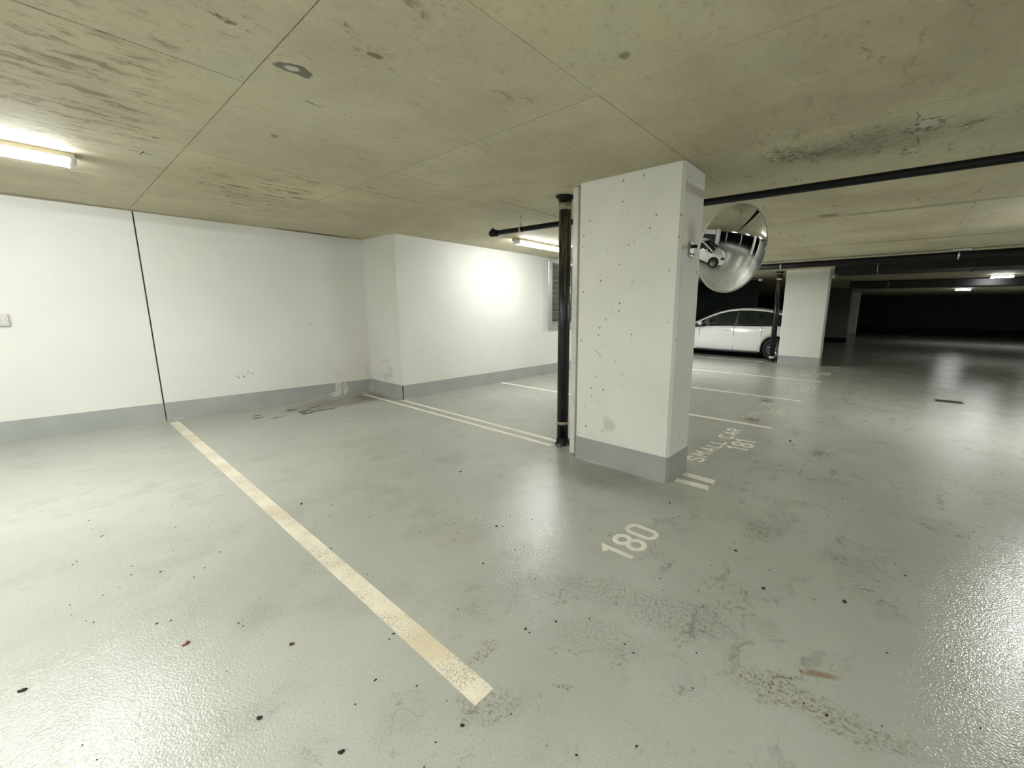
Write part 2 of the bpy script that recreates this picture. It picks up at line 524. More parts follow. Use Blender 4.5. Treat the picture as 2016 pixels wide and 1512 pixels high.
def make_emit(name, col, strength):
    m = bpy.data.materials.new(name)
    m.use_nodes = True
    b = m.node_tree.nodes['Principled BSDF']
    b.inputs['Base Color'].default_value = (0.9, 0.9, 0.88, 1)
    b.inputs['Roughness'].default_value = 0.3
    b.inputs['Emission Color'].default_value = (*col, 1)
    b.inputs['Emission Strength'].default_value = strength
    return m


M_FLOOR = make_floor()
M_LINE = make_paint('cream_line_paint', (0.84, 0.79, 0.63), 0.85, 0.55)
M_LINE2 = make_paint('pale_line_paint', (0.86, 0.82, 0.70), 0.15, 0.10)
M_STENCIL = make_paint('stencil_paint', (0.86, 0.84, 0.72), 0.30, 0.1)
M_FAINT = make_paint('worn_stencil_paint', (0.66, 0.65, 0.55), 0.9, 0.1)
M_CEIL = make_ceiling()
M_WALL = make_wall()
M_COLM = make_column_paint()
M_BASE = make_base_paint()
M_PIPE = make_pipe_paint()
M_BLACK = plain('black_sprinkler_paint', (0.008, 0.008, 0.008), 0.45, spec=0.2)
M_DARKC = plain('dark_joint', (0.055, 0.045, 0.03), 0.9)
M_TEAL = plain('dark_teal_wall', (0.034, 0.046, 0.041), 0.6, spec=0.2, var=.15, scale=3)  # dark tone shared by the far walls and the mirrored panel
M_TEALB = plain('black_base_and_shade', (0.006, 0.007, 0.007), 0.6, spec=0.2)  # far wall's black band, also the shade on the unlit column's foot
M_BLOCK = plain('dark_block_sheet', (0.010, 0.011, 0.010), 0.35, spec=0.5)
M_COND = plain('painted_conduit', (0.66, 0.65, 0.60), 0.25)
M_TAPE = plain('tan_tape', (0.32, 0.27, 0.18), 0.6, var=.3, scale=60)
M_STEEL = plain('galvanised_steel', (0.50, 0.50, 0.48), 0.35, metal=0.9)
M_ALU = plain('aluminium_frame', (0.62, 0.66, 0.67), 0.28, metal=0.6)
M_VENT = plain('dark_vent_slat', (0.10, 0.10, 0.085), 0.5)
M_VENTE = plain('vent_slat_edge', (0.33, 0.33, 0.29), 0.4)
M_MIRROR = plain('mirror_face', (0.86, 0.87, 0.86), 0.015, metal=1.0, var=.01)
M_RIM = plain('mirror_rim', (0.55, 0.55, 0.50), 0.35)
M_CAR = plain('white_car_paint', (0.86, 0.86, 0.85), 0.16, var=.01)
M_CARGL = plain('dark_car_glass', (0.008, 0.014, 0.014), 0.05)
M_CARTRIM = plain('black_car_trim', (0.010, 0.010, 0.010), 0.4)
M_TYRE = plain('tyre_rubber', (0.012, 0.012, 0.012), 0.75)
M_RIMCAR = plain('alloy_rim', (0.40, 0.40, 0.40), 0.28, metal=0.9)
M_LAMPRED = plain('tail_lamp_red', (0.35, 0.02, 0.02), 0.15)
M_HEAD = plain('headlamp_lens', (0.10, 0.10, 0.11), 0.08)
M_BODY = plain('lamp_tray_paint', (0.60, 0.54, 0.38), 0.4)
M_TUBE = make_emit('lit_diffuser', LAMP_COL, LAMP * 0.60)
M_TUBEHI = make_emit('bright_lit_diffuser', LAMP_COL, LAMP * 1.4)
M_TUBEDIM = make_emit('dim_lit_diffuser', LAMP_COL, LAMP * 0.46)
M_TUBEMID = make_emit('aisle_lit_diffuser', LAMP_COL, LAMP * 0.95)
M_ENDCAP = plain('end_cap_plastic', (.85, .85, .8), .3)
M_RED = plain('red_sign_paint', (0.45, 0.03, 0.04), 0.4)
M_LEAF = plain('dry_leaf', (0.10, 0.055, 0.03), 0.8, var=.4, scale=90)
M_CRUMB = plain('dark_grit', (0.025, 0.022, 0.018), 0.9)
M_REDLEAF = plain('red_leaf', (0.20, 0.06, 0.035), 0.7, var=.3, scale=80)

# ------------------------------------------------------------------ structure
XW, XE_, YS, YN = -1.6, 30.0, -16.0, 34.0
b = MB()
b.box(XW, XE_, YS, YN, -0.2, 0.0)
floor = tag(b.build('floor', M_FLOOR), 'glossy grey coated concrete car park floor', kind='structure')

# walls; the left one leans off the grid by a few degrees
WX = lambda y: 0.0561 * (y - 2.517)
b = MB()
b.prism([(WX(YS), YS), (WX(2.51), 2.51), (WX(2.51) - .3, 2.51), (WX(YS) - .3, YS)], 0, ZC)
wall_left = tag(b.build('wall_left', M_DARKC), kind='structure')
T = 0.02
JG = 0.007
for (ya, yb) in ((YS, -0.045 - JG), (-0.045 + JG, 2.517)):
    b = MB()
    b.prism([(WX(ya), ya), (WX(yb), yb), (WX(yb) + T - .02, yb), (WX(yb) - T, yb), (WX(ya) - T, ya)][:2] + [(WX(yb) - T * 0.0 + 0.0, yb)][:0] + [(WX(yb) - T, yb), (WX(ya) - T, ya)], 0, ZC - 0.001)
    o = b.build('wall_panel', M_WALL, wall_left)
    o.location.x = T * 0.999
wall_left.location.x = -T
# grey band along the left wall, split at the joint
b = MB()
for (ya, yb) in ((YS, -0.045 - JG * .7), (-0.045 + JG * .7, 2.512)):
    b.prism([(WX(ya) + .006, ya), (WX(yb) + .006, yb), (WX(yb) - .002, yb), (WX(ya) - .002, ya)], 0, SK)
tag(b.build('baseboard_left', M_BASE), kind='structure')
# jogged wall: pier face and second stretch
X2 = 0.967
b = MB()
VY0, VY1, VZ0, VZ1 = 5.95, 7.15, 1.07, 2.41          # vent opening
b.box(-0.35, X2, 2.517, VY0, 0, ZC)
b.box(-0.35, X2, VY1, 12.0, 0, ZC)
b.box(-0.35, X2, VY0, VY1, 0, VZ0)
b.box(-0.35, X2, VY0, VY1, VZ1, ZC)
tag(b.build('wall_back', M_WALL), kind='structure')
b = MB()
b.box(WX(2.5), X2 + .006, 2.511, 2.52, 0, SK)
b.box(X2 - .002, X2 + .006, 2.511, 12.0, 0, SK)
tag(b.build('baseboard_back', M_BASE), kind='structure')
b = MB()
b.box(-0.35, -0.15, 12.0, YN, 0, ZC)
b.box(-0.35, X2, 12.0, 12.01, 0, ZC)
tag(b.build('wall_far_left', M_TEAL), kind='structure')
b = MB()
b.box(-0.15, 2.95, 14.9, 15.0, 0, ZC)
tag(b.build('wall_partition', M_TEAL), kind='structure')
b = MB()
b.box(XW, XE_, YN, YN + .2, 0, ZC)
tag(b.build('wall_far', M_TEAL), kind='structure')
b = MB()
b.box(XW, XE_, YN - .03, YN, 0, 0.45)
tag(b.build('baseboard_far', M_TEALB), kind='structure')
b = MB()
b.box(XW, XE_, YS - .2, YS, 0, ZC)
tag(b.build('wall_south', M_WALL), kind='structure')
b = MB()
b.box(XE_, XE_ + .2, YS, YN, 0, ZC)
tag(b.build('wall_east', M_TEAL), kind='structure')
# white wall on the far side of the aisle (seen in the mirror), with teal lower part
b = MB()
b.box(13.2, 13.4, -10.0, -0.4, 0, ZC)
tag(b.build('wall_right', M_WALL), kind='structure')
b = MB()
b.box(13.16, 13.2, -5.5, -0.4, 0, 1.75)
tag(b.build('trim_1', M_TEAL), kind='structure')
b = MB()
b.box(13.4, 13.6, 10.2, 20.0, 0, ZC)
tag(b.build('wall_right_far', M_WALL), kind='structure')

# ceiling: dark slab with formwork panels as its parts
b = MB()
b.box(XW, XE_, YS, YN, ZC + 0.014, ZC + 0.3)
ceiling = tag(b.build('ceiling', M_DARKC), 'board-marked olive grey concrete ceiling', kind='structure')
rowsL = [YS, -9.0, -5.6, -3.5, -2.35, -1.2, -.08, 1.07, 2.2, 3.4, 5.0, 6.2, 7.4, 8.65, 10.2, 11.7, 14.2, 17.0, 22.0, 28.0, YN]
rowsR = [YS, -9.0, -5.6, -3.5, -1.2, -.08, 1.07, 2.2, 5.0, 8.65, 11.7, 14.2, 17.0, 22.0, 28.0, YN]
GAP = 0.0022
rng = random.Random(3)


def panel(x0, x1, y0, y1, gx=GAP, gy=GAP):
    b = MB()
    t = rng.uniform(-0.0012, 0.0012)
    b.box(x0 + gx, x1 - gx, y0 + gy, y1 - gy, ZC + t, ZC + 0.016)
    return b.build('ceiling_panel', M_CEIL, ceiling)


for i in range(len(rowsL) - 1):
    y0, y1 = rowsL[i], rowsL[i + 1]
    xs = [XW, 1.48, 2.82, 5.44]
    if y0 in (-1.2, -3.5): xs = [XW, 1.5, 2.86, 4.175, 5.44]
    if y0 == -2.35: xs = [XW, 1.5, 2.86, 5.44]
    if y0 in (2.2, 5.0, 7.4): xs = [XW, 1.48, 2.82, 3.53, 5.44]
    if y0 == 3.4: xs = [XW, 0.8, 2.1, 3.53, 5.44]
    if y0 < -5 or y0 > 11: xs = [XW, 2.82, 5.44]
    for x0, x1 in zip(xs, xs[1:]): panel(x0, x1, y0, y1)
for i in range(len(rowsR) - 1):
    y0, y1 = rowsR[i], rowsR[i + 1]
    xs = [5.44, 8.1, 10.8, 15, 20, XE_]
    if y0 == 5.0: xs = [5.44, 7.2, 8.1, 10.8, 15, 20, XE_]
    if y0 < -5 or y0 > 11: xs = [5.44, 10.8, 20, XE_]
    for x0, x1 in zip(xs, xs[1:]): panel(x0, x1, y0, y1, gy=0.005 if y0 in (5.0,) else GAP)

# ------------------------------------------------------------------ painted marks on the floor (parts of the floor)
ZP = 0.0012


def line(name, pts4, mat, label):
    b = MB()
    b.prism(pts4, 0.0002, ZP)
    o = b.build(name, mat, floor)
    o['label'] = label
    return o


def hline(x0, x1, y, w, mat, label, slope=0.0):
    return line('bay_line', [(x0, y - w / 2), (x1, y - w / 2 + slope), (x1, y + w / 2 + slope), (x0, y + w / 2)], mat, label)


hline(0.02, 5.728, 0.0, 0.089, M_LINE, 'long worn cream bay line running from the wall joint')
hline(0.10, 4.10, 2.318, 0.056, M_LINE2, 'nearer stripe of the double bay line ending at the black pipe', slope=.015)
hline(0.98, 4.06, 2.487, 0.056, M_LINE2, 'farther stripe of the double bay line ending at the black pipe')
line('bay_line', [(5.46, 2.30), (5.745, 2.305), (5.72, 2.39), (5.46, 2.375)], M_STENCIL, 'short pale dash at the column foot, nearer one')
line('bay_line', [(5.46, 2.46), (5.735, 2.455), (5.722, 2.54), (5.46, 2.545)], M_STENCIL, 'short pale dash at the column foot, farther one')
hline(X2 + .01, 5.728, 4.578, 0.075, M_LINE2, 'first pale bay line beyond the near column')
hline(X2 + .01, 5.728, 6.573, 0.075, M_LINE2, 'second pale bay line beyond the near column')
hline(X2 + .01, 5.728, 8.923, 0.075, M_LINE2, 'third pale bay line beyond the near column')
hline(X2 + .01, 4.0, 11.80, 0.08, M_LINE2, 'pale bay line in front of the white car')
hline(5.38, 5.80, 11.72, 0.09, M_FAINT, 'faint dash at the foot of the second column', slope=.1)


# glyph strokes in a unit box (w .55, h 1)
def arc(cx, cy, rx, ry, a0, a1, n=8):
    return [(cx + rx * math.cos(math.radians(a0 + (a1 - a0) * i / n)), cy + ry * math.sin(math.radians(a0 + (a1 - a0) * i / n))) for i in range(n + 1)]


w_ = 0.46
r_ = w_ / 2
GL = {
    '0': [arc(r_, 1 - r_, r_, r_, 0, 180) + arc(r_, r_, r_, r_, 180, 360) + [(w_, 1 - r_)]],
    '1': [[(-0.06, .84), (0.14, 1.0), (0.14, 0.0)]],
    '8': [arc(r_, .76, r_ * .95, .24, -90, 270, 14), arc(r_, .26, r_, .26, 90, 450, 14)],
    '2': [arc(r_, 1 - r_, r_, r_, 170, 0) + [(w_, .62), (0, 0), (w_, 0)]],
    '3': [arc(r_, .76, r_, .24, 150, -80, 8) + [(r_ * .7, .52)], [(r_ * .8, .52)] + arc(r_, .26, r_, .26, 80, -150, 8)],
    '4': [[(w_ * .75, 0), (w_ * .75, 1), (0, .3), (w_ * 1.05, .3)]],
    'S': [[(w_, .80)] + arc(r_, .78, r_, .22, 10, 180, 6) + [(0, .66), (w_ * .9, .40), (w_, .25)] + arc(r_, .22, r_, .22, 0, -170, 6)],
    'M': [[(0, 0), (0, 1), (.25, .45), (.5, 1), (.5, 0)]],
    'A': [[(0, 0), (.23, 1), (.46, 0)], [(.08, .32), (.38, .32)]],
    'L': [[(0, 1), (0, 0), (.40, 0)]],
    'C': [arc(r_, 1 - r_, r_, r_, 10, 180, 6) + arc(r_, r_, r_, r_, 180, 350, 6)],
    'R': [[(0, 0), (0, 1)] + arc(.22, .74, .22, .26, 90, -90, 6) + [(0, .48)], [(.18, .48), (.44, 0)]],
}


def stroke(bm, pts, wd, z0, z1):
    n = len(pts)
    L = []; Rr = []
    for i, p in enumerate(pts):
        a = Vector(pts[max(0, i - 1)]); c = Vector(pts[min(n - 1, i + 1)]); q = Vector(p)
        d1 = (q - a).normalized() if i > 0 else (c - q).normalized()
        d2 = (c - q).normalized() if i < n - 1 else d1
        t = (d1 + d2)
        t = t.normalized() if t.length > 1e-4 else d1
        nn = Vector((-t.y, t.x))
        k = 1 / max(0.45, nn.dot(Vector((-d1.y, d1.x))))
        L.append(q + nn * wd / 2 * k); Rr.append(q - nn * wd / 2 * k)
    for i in range(n - 1):
        A = [L[i], L[i + 1], Rr[i + 1], Rr[i]]
        lo = [bm.verts.new((v.x, v.y, z0)) for v in A]; hi = [bm.verts.new((v.x, v.y, z1)) for v in A]
        bm.faces.new(hi)
        for j in (0, 2):
            bm.faces.new((lo[j], lo[(j + 1) % 4], hi[(j + 1) % 4], hi[j]))


def word(text, name, x_top, x_bot, y0, y1, mat, label, wd=0.16, slant=0.0):
    """letters read along +y with their feet towards +x (the aisle)"""
    adv = {'1': .50, 'M': .80, 'L': .62, 'A': .70, ' ': .50}
    tot = sum(adv.get(c, .72) for c in text) - .24
    hgt = x_bot - x_top
    sy = (y1 - y0) / tot
    root = None
    pos = 0
    parts = []
    for i, ch in enumerate(text):
        if ch != ' ':
            b = MB()
            for gi, g in enumerate(GL[ch]):
                pts = []
                for (gx, gy) in g:
                    px = x_bot - gy * hgt
                    py = y0 + (pos + gx) * sy + slant * gy
                    pts.append((px, py))
                stroke(b.bm, pts, wd * min(hgt, sy * 1.6), 0.0002, ZP + 0.00015 * (i % 2) + 0.0004 * gi)
            parts.append(b)
        pos += adv.get(ch, .72)
    e = parts[0]
    me_all = MB()
    for p_ in parts:
        tmp = bpy.data.meshes.new('t'); p_.bm.to_mesh(tmp); me_all.bm.from_mesh(tmp); p_.bm.free(); bpy.data.meshes.remove(tmp)
    o = me_all.build(name, mat, floor)
    o['label'] = label
    return o


word('180', 'bay_number', 5.535, 5.725, 1.085, 1.46, M_STENCIL, 'stencilled bay number 180', wd=0.17)
word('SMALL CAR', 'bay_lettering', 5.335, 5.475, 2.88, 4.25, M_STENCIL, 'stencilled words SMALL CAR above 181', wd=0.20)
word('181', 'bay_number', 5.535, 5.725, 3.49, 3.87, M_STENCIL, 'stencilled bay number 181', wd=0.20)
word('SMALL CAR', 'bay_lettering', 5.295, 5.455, 4.90, 6.10, M_FAINT, 'faded words SMALL CAR above 182', wd=0.13)
word('182', 'bay_number', 5.50, 5.70, 5.38, 5.80, M_FAINT, 'faded bay number 182', wd=0.13)
word('SMALL CAR', 'bay_lettering', 5.26, 5.43, 6.95, 8.25, M_FAINT, 'faded words SMALL CAR above 183', wd=0.12)
word('183', 'bay_number', 5.53, 5.74, 7.62, 8.10, M_FAINT, 'faded bay number 183', wd=0.13)
word('SMALL CAR', 'bay_lettering', 5.24, 5.42, 9.60, 11.0, M_FAINT, 'faded words SMALL CAR above 184', wd=0.12)
word('184', 'bay_number', 5.52, 5.74, 10.0, 10.55, M_FAINT, 'faded bay number 184', wd=0.13)


# ------------------------------------------------------------------ columns
def column(x0, x1, y0, y1, label, mat, bmat, bev=0.022):
    cx, cy = (x0 + x1) / 2, (y0 + y1) / 2
    r = empty('concrete_column', (cx, cy, 0))
    tag(r, label, 'column', 'white painted concrete columns')
    b = MB()
    hx, hy = (x1 - x0) / 2, (y1 - y0) / 2
    c = bev

    def ring(g, cc): return [(-hx - g + cc, -hy - g), (hx + g - cc, -hy - g), (hx + g, -hy - g + cc), (hx + g, hy + g - cc), (hx + g - cc, hy + g), (-hx - g + cc, hy + g), (-hx - g, hy + g - cc), (-hx - g, -hy - g + cc)]
    b.prism(ring(0, c), 0, ZC)
    b.build('shaft', mat, r)
    b = MB()
    n = 8
    b.prism(ring(0.0035, c * .8), 0, SK)
    o = b.build('painted_base', bmat, r)
    o['label'] = 'grey painted band round the column foot'
    return r


c1 = column(4.500, 5.437, 2.205, 2.626, 'white painted column in front, round convex mirror on its aisle face', M_COLM, M_BASE)
column(4.365, 5.352, 11.70, 12.03, 'second white column, right of the parked white car', M_WALL, M_BASE)
column(4.15, 5.09, 22.30, 22.75, 'column behind the second column, shade of the dark bay in its colour', plain('shaded_column_paint', (0.20, 0.205, 0.18), .6), M_TEALB)  # unlit column: shade put into darker shaft and base colours
column(4.20, 5.09, 27.9, 28.3, 'narrow pale column, farthest of the row', M_WALL, M_BASE)
column(11.9, 12.75, 0.15, 0.55, 'white column beside the nose of the nearer car, seen only in the mirror', M_WALL, M_BASE)
column(13.3, 14.1, 7.9, 8.25, 'white column with a red painted stripe, seen only in the mirror', M_WALL, M_BASE)
column(21.0, 21.4, 0.5, 0.9, 'pale column deep in the dark side aisle, nearer the mirror centre', M_WALL, M_BASE)
column(21.0, 21.4, 6.0, 6.4, 'pale column deep in the dark side aisle, right of the mirror centre', M_WALL, M_BASE)
# red vertical marking on the mirrored column
r = empty('red_wall_stripe', (13.29, 8.0, 0.6))
tag(r, 'red vertical bars painted on the column across the aisle', 'marking')
for k_ in range(4):
    b = MB(); b.box(-.002, .008, -.05, .07, 0.30 * k_ + .02, 0.30 * k_ + 0.24); b.build('bar', M_RED, r)


# ------------------------------------------------------------------ pipes
def standpipe(x, y, rad, label, collars):
    r = empty('standpipe', (x, y, 0))
    tag(r, label, 'pipe', 'black cast-iron standpipes by the columns')
    b = MB(); b.tube((0, 0, 0.035), (0, 0, ZC - .03), rad, n=28); b.build('pipe', M_PIPE, r)
    b = MB(); b.lathe([(rad * .9, -.05), (rad * 1.05, -.05), (rad * 1.12, -.03), (rad * 1.55, -.008), (rad * 1.6, 0)], (0, 0, ZC), (0, 0, 1), n=28)
    b.build('ceiling_collar', M_BLACK, r)
    b = MB()
    b.lathe([(rad * 1.0, .075), (rad * 1.06, .06), (rad * 1.1, .02), (rad * 1.35, 0.004), (rad * 1.35, 0)], (0, 0, 0), (0, 0, 1), n=28)
    b.build('foot_sleeve', M_BLACK, r)
    b = MB()
    rr = random.Random(int(x * 100))
    for i in range(9):
        a = rr.uniform(0, 2 * PI); d = rad * rr.uniform(1.3, 1.9)
        b.box(-.03, .03, -.016, .016, 0, rr.uniform(.012, .03), bev=.004,
              mat=Matrix.Translation((math.cos(a) * d, math.sin(a) * d, 0)) @ Matrix.Rotation(a + 1.3, 4, 'Z'))
    o = b.build('broken_mortar', plain('mortar_crumbs', (0.13, 0.125, 0.11), .9, var=.3, scale=40), r); o['kind'] = 'stuff'
    for z, h, m in collars:
        b = MB(); b.lathe([(rad * .98, -h / 2), (rad * 1.04, -h / 2), (rad * 1.04, h / 2), (rad * .98, h / 2)], (0, 0, z), (0, 0, 1), n=28)
        b.build('band', m, r)
    return r


standpipe(4.155, 2.455, 0.060, 'tall black pipe standing left of the near white column', [(0.235, 0.032, M_TAPE), (ZC - .095, 0.06, M_TAPE)])
standpipe(4.17, 11.93, 0.070, 'black pipe standing against the second column in front of the white car', [(0.13, 0.06, M_COND), (2.26, 0.05, M_COND), (2.42, .05, M_COND)])

r = empty('conduit', (4.425, 2.36, 0))
tag(r, 'white painted conduit running up the left end of the near column', 'conduit')
b = MB(); b.box(-.032, .028, -.10, .03, 0.01, ZC, bev=.008, seg=2); b.build('duct_cover', M_COND, r)
b = MB(); b.tube((-.055, -.02, 1.1), (-.055, -.02, ZC), .010, n=12); b.tube((-.055, -.02, 0.0), (-.055, -.02, 1.1), .010, n=12); b.build('thin_pipe', M_COND, r)
for z in (.5, 1.2, 1.95):
    b = MB(); b.box(-.068, .0, -.034, -.006, z, z + .02); b.build('clip', M_COND, r)

# sprinkler main over the near column
r = empty('sprinkler_pipe', (2.78, 2.78, 2.31))
tag(r, 'long black sprinkler pipe under the ceiling, passing behind the near column', 'pipe')
SL = 0.034
E_ = (17.0, 17.0 * SL, 0)
b = MB(); b.tube((0.05, 0.002, 0), E_, .029, n=20); b.build('pipe', M_BLACK, r)
b = MB(); b.tube((-.035, 0, 0), (.07, 0, 0), .038, n=20); b.ball((0, 0, 0), .041); b.tube((0, 0, 0), (0, 0, .05), .026, n=16); b.build('end_fitting', M_BLACK, r)
b = MB(); b.tube((0, 0, .05), (0, 0, .075), .010, n=10)
b.path([(-.013, 0, .07), (-.017, 0, .095), (0, 0, .115), (.017, 0, .095), (.013, 0, .07)], .003, n=6)
b.tube((0, 0, .113), (0, 0, .117), .016, n=12); b.build('sprinkler_head', M_STEEL, r)


def hanger(parent, x, y, rad, top):
    b = MB()
    b.lathe([(rad + .001, -.012), (rad + .005, -.012), (rad + .005, .012), (rad + .001, .012)], (x, y, 0), (1, 0, 0), n=20)
    b.path([(x, y - .012, rad), (x, y - .012, rad + .035), (x, y, rad + .05), (x, y + .012, rad + .035), (x, y + .012, rad)], .004, n=6)
    b.tube((x, y, rad + .045), (x, y, top), .005, n=8)
    return b.build('hanger', M_STEEL, parent)


hanger(r, 0.46, 0.46 * SL, .029, .15)
hanger(r, 5.3, 5.3 * SL, .029, .15)
hanger(r, 8.0, 8.0 * SL, .029, .15)

# bigger pipe crossing above the second column
r = empty('sprinkler_pipe', (1.5, 9.62, 2.355))
tag(r, 'thick black pipe crossing the ceiling just before the second column', 'pipe')
SL2 = -0.10
b = MB(); b.tube((0, 0, 0), (9.0, 9.0 * SL2, 0), .062, n=24); b.build('pipe', M_BLACK, r)
for xx in (3.2, 5.93):
    hanger(r, xx, xx * SL2, .062, .105)
b = MB(); b.box(5.85, 6.06, -.66, -.56, .07, .10, bev=.005); b.build('beam_clamp', M_STEEL, r)
# lower conduit behind it near the white car
r = empty('branch_pipe', (3.2, 11.4, 2.30))
tag(r, 'thin dark branch pipe running to the standpipe above the white car', 'pipe')
b = MB(); b.path([(0, -.4, .02), (.80, .30, -.10)], .022, n=12); b.build('pipe', plain('dull_pipe', (.06, .055, .045), .5), r)
b = MB(); b.tube((.3, -.15, -.02), (.3, -.15, .16), .006, n=8); b.build('drop_rod', M_STEEL, r)
b = MB(); b.tube((.0, -.4, .02), (0, -.4, .16), .02, n=10); b.build('drop_rod', M_STEEL, r)
b = MB(); b.tube((.55, .08, -.06), (.62, .14, -.07), .03, n=12); b.build('coupling', M_COND, r)


def block(x0, x1, y0, y1, z0, z1, label, flanges):
    r = empty('ceiling_block', ((x0 + x1) / 2, (y0 + y1) / 2, z0))
    tag(r, label, 'block')
    hx = (x1 - x0) / 2; hy = (y1 - y0) / 2
    b = MB(); b.box(-hx, hx, -hy, hy, 0, z1 - z0, bev=.01); b.build('casing', M_BLOCK, r)
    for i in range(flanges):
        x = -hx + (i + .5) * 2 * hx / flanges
        b = MB(); b.box(x - .012, x + .012, -hy - .012, hy + .012, -.012, z1 - z0 - .002); b.build('flange', M_BLOCK, r)
    for i in range(3):
        x = -hx * .8 + i * hx * .8
        b = MB(); b.tube((x, -hy - .03, 0), (x, -hy - .03, ZC - z0), .006, n=8); b.box(x - .012, x + .012, -hy - .04, hy, -.018, -.012); b.build('hanger', M_STEEL, r)
    return r


block(5.55, 13.2, 10.5, 11.55, 2.26, 2.43, 'wide dark duct under the ceiling right of the second column', 5)  # added dark shape standing in for the dark stretch of ceiling
block(5.35, 16.0, 17.3, 18.1, 2.22, 2.44, 'farther dark duct beyond the small far lamp', 6)  # second added shape, for the black band farther along the ceiling
r = empty('junction_box', (5.39, 11.85, 2.22))
tag(r, 'small white box fixed high on the aisle side of the second column', 'box')
b = MB(); b.box(-.04, .05, -.05, .05, 0, .09, bev=.006); b.build('housing', M_COND, r)
b = MB(); b.tube((0, 0, .09), (0, 0, ZC - 2.22), .012, n=10); b.build('riser', M_COND, r)


# ------------------------------------------------------------------ lamps
def lamp(x, y, L, label, group, along='y', mat=None):
    r = empty('ceiling_light', (x, y, ZC), 0 if along == 'y' else PI / 2)
    tag(r, label, 'ceiling light', group)
    h = L / 2
    b = MB()
    b.hull([(-.078, -h, -.036), (.078, -h, -.036), (.078, h, -.036), (-.078, h, -.036)], [(-.070, -h, 0), (.070, -h, 0), (.070, h, 0), (-.070, h, 0)])
    b.build('tray', M_BODY, r)
    b = MB()
    prof = [(-.076, -.037), (-.080, -.050), (-.060, -.078), (0, -.088), (.060, -.078), (.080, -.050), (.076, -.037)]
    hh = h - .03
    A = [b.bm.verts.new((px, -hh, pz)) for px, pz in prof]; B = [b.bm.verts.new((px, hh, pz)) for px, pz in prof]
    for i in range(len(prof)):
        j = (i + 1) % len(prof)
        b.bm.faces.new((A[i], A[j], B[j], B[i]))
    b.build('diffuser', mat or M_TUBE, r)
    for s_ in (-1, 1):
        b = MB()
        for q in range(4):
            t0, t1 = q / 4, (q + 1) / 4
            w0, w1 = .080 * math.sqrt(1 - (t0 * .8) ** 2), .080 * math.sqrt(1 - (t1 * .8) ** 2)
            y0, y1 = s_ * (h - .03 + .04 * t0), s_ * (h - .03 + .04 * t1)
            d0, d1 = -.086 + .03 * t0 ** 2, -.086 + .03 * t1 ** 2
            b.hull([(-w0 * .8, y0, d0), (w0 * .8, y0, d0), (w1 * .8, y1, d1), (-w1 * .8, y1, d1)], [(-w0, y0, -.037), (w0, y0, -.037), (w1, y1, -.037), (-w1, y1, -.037)])
        b.build('end_cap', M_ENDCAP, r)
    return r


g = 'tube lights over the bays'
lamp(2.01, -1.17, 1.24, 'lit white tube light on the ceiling at the left edge, above the left wall', g)
lamp(2.12, 4.46, 1.24, 'lit white tube light partly behind the tall black pipe', g, mat=M_TUBEDIM)
lamp(2.05, 8.9, 1.24, 'lit tube light hidden behind the near column', g, mat=M_TUBEHI)
lamp(12.0, 8.8, 1.24, 'added fill tube light beside the red-striped column, outside the picture', g)  # unseen lamp added to brighten the mirrored wall and right-hand ceiling
lamp(8.45, 5.9, 1.24, 'lit tube light over the aisle beyond the right picture edge', g, mat=M_TUBEMID)
lamp(8.9, 16.2, 0.5, 'small lit lamp far down the aisle, between the two dark blocks', g, along='x')
lamp(8.9, 25.0, 0.55, 'farthest tube light of the aisle, past the second duct', g, along='x', mat=M_TUBEDIM)
lamp(12.0, 24.5, 1.24, 'farthest tube light off to the right, past the second duct', g, along='x', mat=M_TUBEDIM)
lamp(8.45, -1.6, 1.24, 'lit tube light over the aisle behind the viewer', g, mat=M_TUBE)
lamp(16.5, 3.0, 1.24, 'lit tube light in the side aisle, nearer one in the mirror', g)
lamp(16.0, 6.6, 1.24, 'lit tube light in the side aisle, right one in the mirror', g)
lamp(3.9, -3.4, 1.24, 'unseen fill tube light over the bays right behind the viewer', g, mat=M_TUBEHI)  # unseen lamp put in as fill for the middle floor and ceiling
lamp(5.7, -3.3, 1.24, 'unseen fill tube light over the bay edge right behind the viewer', g, mat=M_TUBEHI)  # second unseen fill lamp, also lifting the column's near face
lamp(2.0, -7.0, 1.24, 'lit tube light over the bays behind the viewer', g)

# ------------------------------------------------------------------ vent window
win = empty('window_1', (X2, (VY0 + VY1) / 2, VZ0))
tag(win, 'aluminium framed louvred vent in the back wall', kind='structure')
wy = (VY1 - VY0) / 2; hz = VZ1 - VZ0


def wbox(name, y0, y1, z0, z1, x0, x1, m, bev=.004):
    b = MB(); b.box(x0, x1, y0, y1, z0, z1, bev=bev); return b.build(name, m, win)


